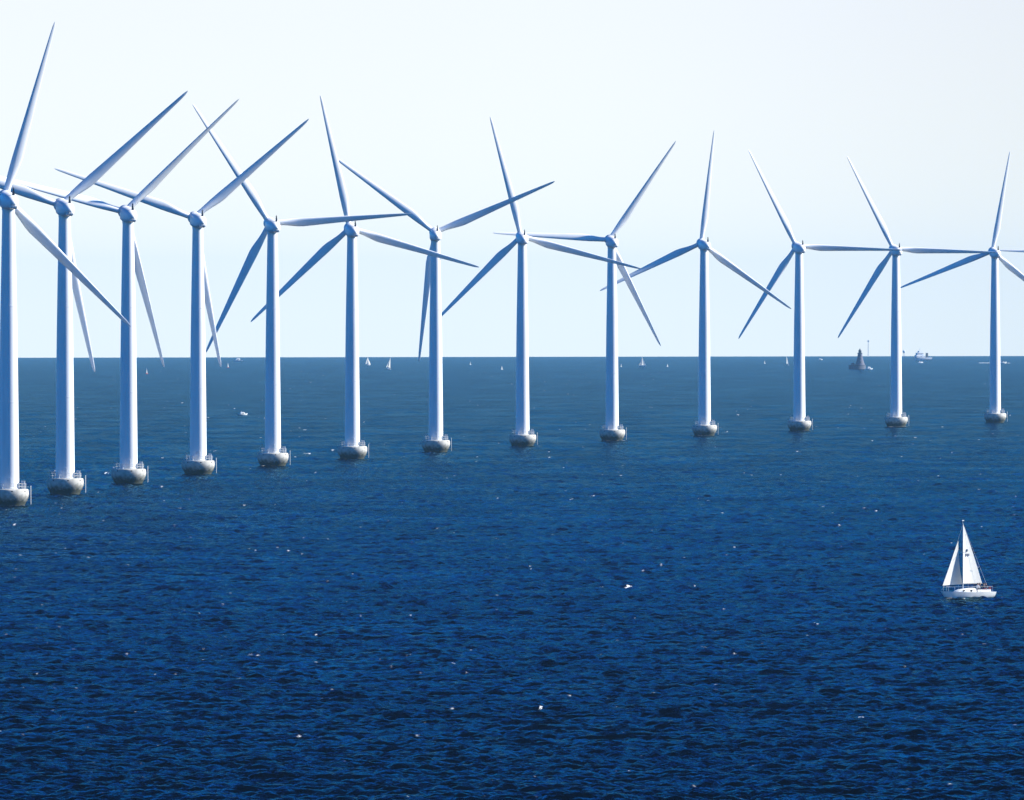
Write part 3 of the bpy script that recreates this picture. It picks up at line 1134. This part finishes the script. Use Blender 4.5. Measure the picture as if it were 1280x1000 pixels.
# ------------------------------------------------------------------ motor boats, ferry, lighthouse, masts
def motor_boat(px, py, len_px, label, rz=0.0, cabin_h=1.0):
    b = at(px, py)
    L = len_px / (F_PX / b.y)
    root = thing('motor_boat', label, 'motorboat', b, rz)
    obj('hull', hull_bm(L, L * 0.34, L * 0.12, n=12, stern_w=0.85, bow_rise=0.06 * L), M['hull'], root)
    bm = bmesh.new()
    k = L
    secs = []
    for x, wd, h in ((-0.22, 0.09, 0.02), (-0.12, 0.11, 0.13), (0.16, 0.12, 0.15), (0.22, 0.12, 0.13)):
        secs.append([Vector((x * k, -wd * k, 0.11 * k)), Vector((x * k, -wd * 0.85 * k, (0.11 + h * cabin_h) * k)),
                     Vector((x * k, wd * 0.85 * k, (0.11 + h * cabin_h) * k)), Vector((x * k, wd * k, 0.11 * k))])
    loft(bm, secs)
    cab = obj('cabin', bm, M['hull'], root)
    bm = bmesh.new()
    box(bm, (0.03 * k, 0, 0.19 * k), (0.24 * k, 0.245 * k, 0.045 * k), 0.005 * k)
    obj('window', bm, M['glass'], cab)
    bm = bmesh.new()
    tube(bm, [(0.1 * k, 0, 0.2 * k), (0.12 * k, 0, 0.42 * k)], 0.008 * k, 6)
    obj('mast', bm, M['rail'], root)
    return root


mb = motor_boat(303.5, 519.0, 13.5, 'small white motorboat in open water between fourth and fifth turbine towers', RAD(205), 1.3)
motor_boat(1252.5, 454.5, 13.0, 'low white speedboat throwing a long wake behind the last tower', RAD(197), 0.7)
motor_boat(1150.5, 453.5, 7.0, 'tiny motorboat below the ferry on the horizon', RAD(200), 0.9)
motor_boat(1086.5, 462.0, 10.0, 'small white motorboat at the right foot of the stone lighthouse', RAD(200), 1.8)
motor_boat(297.0, 452.0, 13.0, 'white cabin boat on the horizon line left of the fifth tower', RAD(22), 1.5)
motor_boat(1025.5, 450.0, 6.5, 'tiny white boat on the horizon just right of the eleventh tower', RAD(200), 1.2)


def ferry():
    b = at(1153, 450.0)
    L = 26 / (F_PX / b.y)
    root = thing('ferry', 'pale grey ferry with stacked decks and a dark funnel on the horizon', 'ferry', b, RAD(32))
    obj('hull', hull_bm(L, L * 0.24, L * 0.12, n=14, stern_w=0.9, bow_rise=0.04 * L), M['ship'], root)
    bm = bmesh.new()
    for z0, z1, x0, x1, wd in ((0.12, 0.24, -0.40, 0.10, 0.10), (0.24, 0.35, -0.34, 0.02, 0.09), (0.35, 0.44, -0.24, -0.04, 0.07)):
        box(bm, ((x0 + x1) / 2 * L, 0, (z0 + z1) / 2 * L), ((x1 - x0) * L, wd * 2 * L, (z1 - z0) * L - 0.02), 0.01 * L)
    deck = obj('superstructure', bm, M['ship'], root)
    for z, x0, x1, wd in ((0.18, -0.38, 0.08, 0.10), (0.30, -0.32, 0.0, 0.09)):
        for k in range(6):
            x = x0 + (x1 - x0) * (k + 0.5) / 6
            bm = bmesh.new()
            box(bm, (x * L, -wd * L, z * L), (0.035 * L, 0.3, 0.035 * L))
            obj('window', bm, M['glass'], deck)
    bm = bmesh.new()
    loft(bm, [[Vector((x * L + 0.26 * L, y * L, z * L)) for x, y in ((-s, -s * .7), (s, -s * .7), (s, s * .7), (-s, s * .7))] for z, s in ((0.12, 0.055), (0.34, 0.045))])
    obj('funnel', bm, M['dark'], root, smooth=False)
    bm = bmesh.new()
    tube(bm, [(-0.14 * L, 0, 0.44 * L), (-0.14 * L, 0, 0.56 * L)], 0.01 * L, 6)
    obj('mast', bm, M['ship'], root)


ferry()


def lighthouse():
    b = at(1075, 461.5)
    u = b.y / F_PX                       # metres per photograph pixel there
    root = thing('lighthouse', 'dark stone lighthouse on a low round base standing in the sea', 'lighthouse', b)
    bm = bmesh.new()
    lathe(bm, [(11.5 * u, -3), (11.0 * u, 0.5 * u), (10.6 * u, 4.6 * u), (10.9 * u, 4.8 * u), (10.9 * u, 5.3 * u), (9.5 * u, 5.35 * u)], 40, center=(-3.5 * u, 0, 0))
    obj('base', bm, M['granite'], root)
    bm = bmesh.new()
    lathe(bm, [(6.4 * u, 4.6 * u), (5.2 * u, 8 * u), (4.0 * u, 12 * u), (3.2 * u, 16 * u), (2.7 * u, 19.5 * u)], 24)
    tw = obj('tower', bm, M['stone'], root)
    for z, r in ((9, 4.9), (13, 3.8), (17, 3.08)):
        bm = bmesh.new()
        box(bm, (0.3 * u, -r * u + 0.1 * u, z * u), (0.9 * u, 0.5 * u, 1.3 * u))
        obj('window', bm, M['glass'], tw)
    bm = bmesh.new()
    lathe(bm, [(2.7 * u, 19.4 * u), (3.4 * u, 19.8 * u), (3.4 * u, 20.4 * u), (2.0 * u, 20.45 * u)], 24)
    obj('gallery', bm, M['stone'], root)
    bm = bmesh.new()
    lathe(bm, [(1.9 * u, 20.4 * u), (1.9 * u, 22.8 * u), (2.2 * u, 22.9 * u), (1.3 * u, 24.2 * u), (0.3 * u, 25.3 * u), (0.15 * u, 26.6 * u)], 20)
    obj('lantern', bm, M['dark'], root)
    bm = bmesh.new()
    box(bm, (-9 * u, -1.5 * u, 6.6 * u), (4 * u, 3 * u, 2.6 * u), 0.1)
    obj('hut', bm, M['stone'], root)


lighthouse()


def far_mast(px, ytop, label, name, head):
    y = 20500.0
    top = at(px, 446.0)
    v = co.matrix_world.to_3x3() @ Vector(((px - 640) / F_PX, (500 - ytop) / F_PX, -1))
    v /= v.y
    x = v.x * y
    z0 = sea_z(x, y)
    h = CAM_H + v.z * y - z0
    u = y / F_PX
    root = thing(name, label, 'mast', (x, y, z0))
    bm = bmesh.new()
    for k in range(4):
        a = PI / 4 + k * PI / 2
        tube(bm, [(0.9 * u * math.cos(a), 0.9 * u * math.sin(a), -2), (0.28 * u * math.cos(a), 0.28 * u * math.sin(a), h - 1.5 * u)], 0.13 * u, 6)
    nb = 9
    for k in range(nb):
        z = (h - 2 * u) * (k + 0.5) / nb
        r = (0.9 - 0.62 * (k + 0.5) / nb) * u
        for q in range(4):
            a0, a1 = PI / 4 + q * PI / 2, PI / 4 + (q + 1) * PI / 2
            tube(bm, [(r * math.cos(a0), r * math.sin(a0), z - h / nb / 2), (r * math.cos(a1), r * math.sin(a1), z + h / nb / 2)], 0.06 * u, 5)
    obj('lattice', bm, M['ship'], root)
    bm = bmesh.new()
    if head == 'cross':
        box(bm, (0, 0, h - 0.9 * u), (2.6 * u, 0.5 * u, 0.9 * u), 0.1)
        box(bm, (0, 0, h - 0.9 * u), (0.9 * u, 0.6 * u, 2.4 * u), 0.1)
    else:
        lathe(bm, [(0.4 * u, h - 4 * u), (1.5 * u, h - 3 * u), (1.6 * u, h - 0.8 * u), (0.5 * u, h)], 16)
    obj('top_mark', bm, M['ship'], root)


far_mast(1085.3, 425.5, 'thin pale lattice mast with a cross-shaped top beyond the lighthouse', 'beacon_mast', 'cross')
far_mast(1130.0, 437.5, 'short pale beacon with a barrel-shaped top left of the ferry', 'beacon_mast', 'drum')

# ------------------------------------------------------------------ whitecaps: where the photograph shows the larger ones, then many small white flecks for whitecaps and painted glints
for px, py, wpx, s in ((317, 820, 13, 1), (167, 891, 14, 1), (79, 897, 8, 1), (67, 887, 8, .8), (3, 915, 8, .9), (510, 820, 8, .8), (707, 870, 16, .9),
                       (759, 872, 9, 1), (818, 868, 6, 1), (677, 887, 8, .9), (619, 874, 8, 1), (785, 735, 10, 1), (752, 734, 5, .9), (612, 716, 6, .9),
                       (740, 620, 7, 1), (715, 624, 5, .9), (692, 626, 5, .8), (745, 639, 4, .8), (705, 585, 5, 1), (622, 674, 6, .6), (875, 624, 5, .7),
                       (384, 567, 8, 1), (369, 571, 5, .7), (415, 563, 9, .8), (270, 564, 5, .8), (135, 592, 6, .9), (52, 594, 9, .6), (20, 656, 7, 1),
                       (728, 559, 5, 1), (908, 540, 5, .9), (813, 509, 5, .8), (380, 538, 4, .8), (364, 539, 5, .6), (924, 519, 4, .8), (1118, 545, 5, .9),
                       (1144, 547, 4, .9), (1059, 509, 5, .8), (298, 850, 6, .5), (1080, 900, 9, .6), (990, 655, 6, .6), (1020, 780, 7, .7), (250, 700, 6, .5),
                       (450, 660, 5, .6), (1140, 690, 6, .5), (560, 930, 8, .6), (860, 960, 8, .5), (1235, 600, 5, .6), (1200, 880, 8, .5), (370, 760, 7, .5)):
    b = at(px, py)
    hw = wpx * 0.5 * b.y / F_PX
    dd = max(1.2, 0.8 * (b.y / 1000) ** 1.9)
    for q in range(5):
        foam_glint_spots.append((b.x + random.uniform(-0.9, 0.9) * hw, b.y + random.uniform(-1.3, 1.3) * dd, hw * random.uniform(0.2, 0.45),
                           dd * random.uniform(0.4, 0.9), s * random.uniform(0.5, 1.0)))
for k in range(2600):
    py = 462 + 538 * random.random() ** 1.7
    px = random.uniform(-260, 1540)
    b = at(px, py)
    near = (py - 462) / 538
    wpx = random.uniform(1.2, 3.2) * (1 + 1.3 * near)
    foam_glint_spots.append((b.x, b.y, wpx * 0.5 * b.y / F_PX, max(0.4, 0.4 * (b.y / 1000) ** 1.9), random.uniform(0.2, 0.7) * (1 - 0.35 * near)))
# wash round every foundation
for i in range(14):
    for k in range(26):
        a = RAD(-130 + 120 * k / 25) + random.uniform(-.05, .05)
        rr_ = random.uniform(3.3, 4.4)
        foam_glint_spots.append((TX[i] + rr_ * math.cos(a), TY[i] + rr_ * math.sin(a) * 2 - random.uniform(0, 3), random.uniform(.3, .8), 2.2 * (TY[i] / 2700) ** 1.5, random.uniform(0.1, 0.5)))
# wakes of the boats
for px0, px1, py, s in ((1224, 1240, 453.6, 1.0), (1246, 1262, 453.8, 0.8), (1157, 1164, 449.2, 0.8), (292, 300, 450.5, .8), (1148, 1154, 453.5, .7), (306, 312, 519.5, .5)):
    n = int(px1 - px0) + 1
    for k in range(n):
        b = at(px0 + k, py)
        foam_glint_spots.append((b.x, b.y, 0.8 * b.y / F_PX, 0.5 * (b.y / 1000) ** 2.2, s))
yb_ = ymat.translation
for k in range(16):
    p = ymat @ Vector((-4.2 + 0.6 * k, -1.0 - 0.04 * k, 0))
    foam_glint_spots.append((p.x, p.y - random.uniform(0, 2), 0.4, 1.5, random.uniform(0.2, 0.6)))

build_sea()

# ------------------------------------------------------------------ sea air
def build_haze():
    bm = bmesh.new()
    x, y0, y1, z0, z1 = 23000, -3000, 27000, -120.0, 160.0
    box(bm, (0, (y0 + y1) / 2, (z0 + z1) / 2), (2 * x, y1 - y0, z1 - z0))
    m = bpy.data.materials.new('sea_haze')
    m.use_nodes = True
    t = m.node_tree
    t.nodes.remove(t.nodes['Principled BSDF'])
    v = t.nodes.new('ShaderNodeVolumePrincipled')
    v.inputs['Color'].default_value = (0.32, 0.66, 1.0, 1)
    v.inputs['Density'].default_value = 1.5e-5
    t.links.new(v.outputs[0], t.nodes['Material Output'].inputs['Volume'])
    o = obj('haze', bm, m, smooth=False)
    o['kind'] = 'stuff'
    o['label'] = 'thin pale blue sea haze over the whole water'


build_haze()
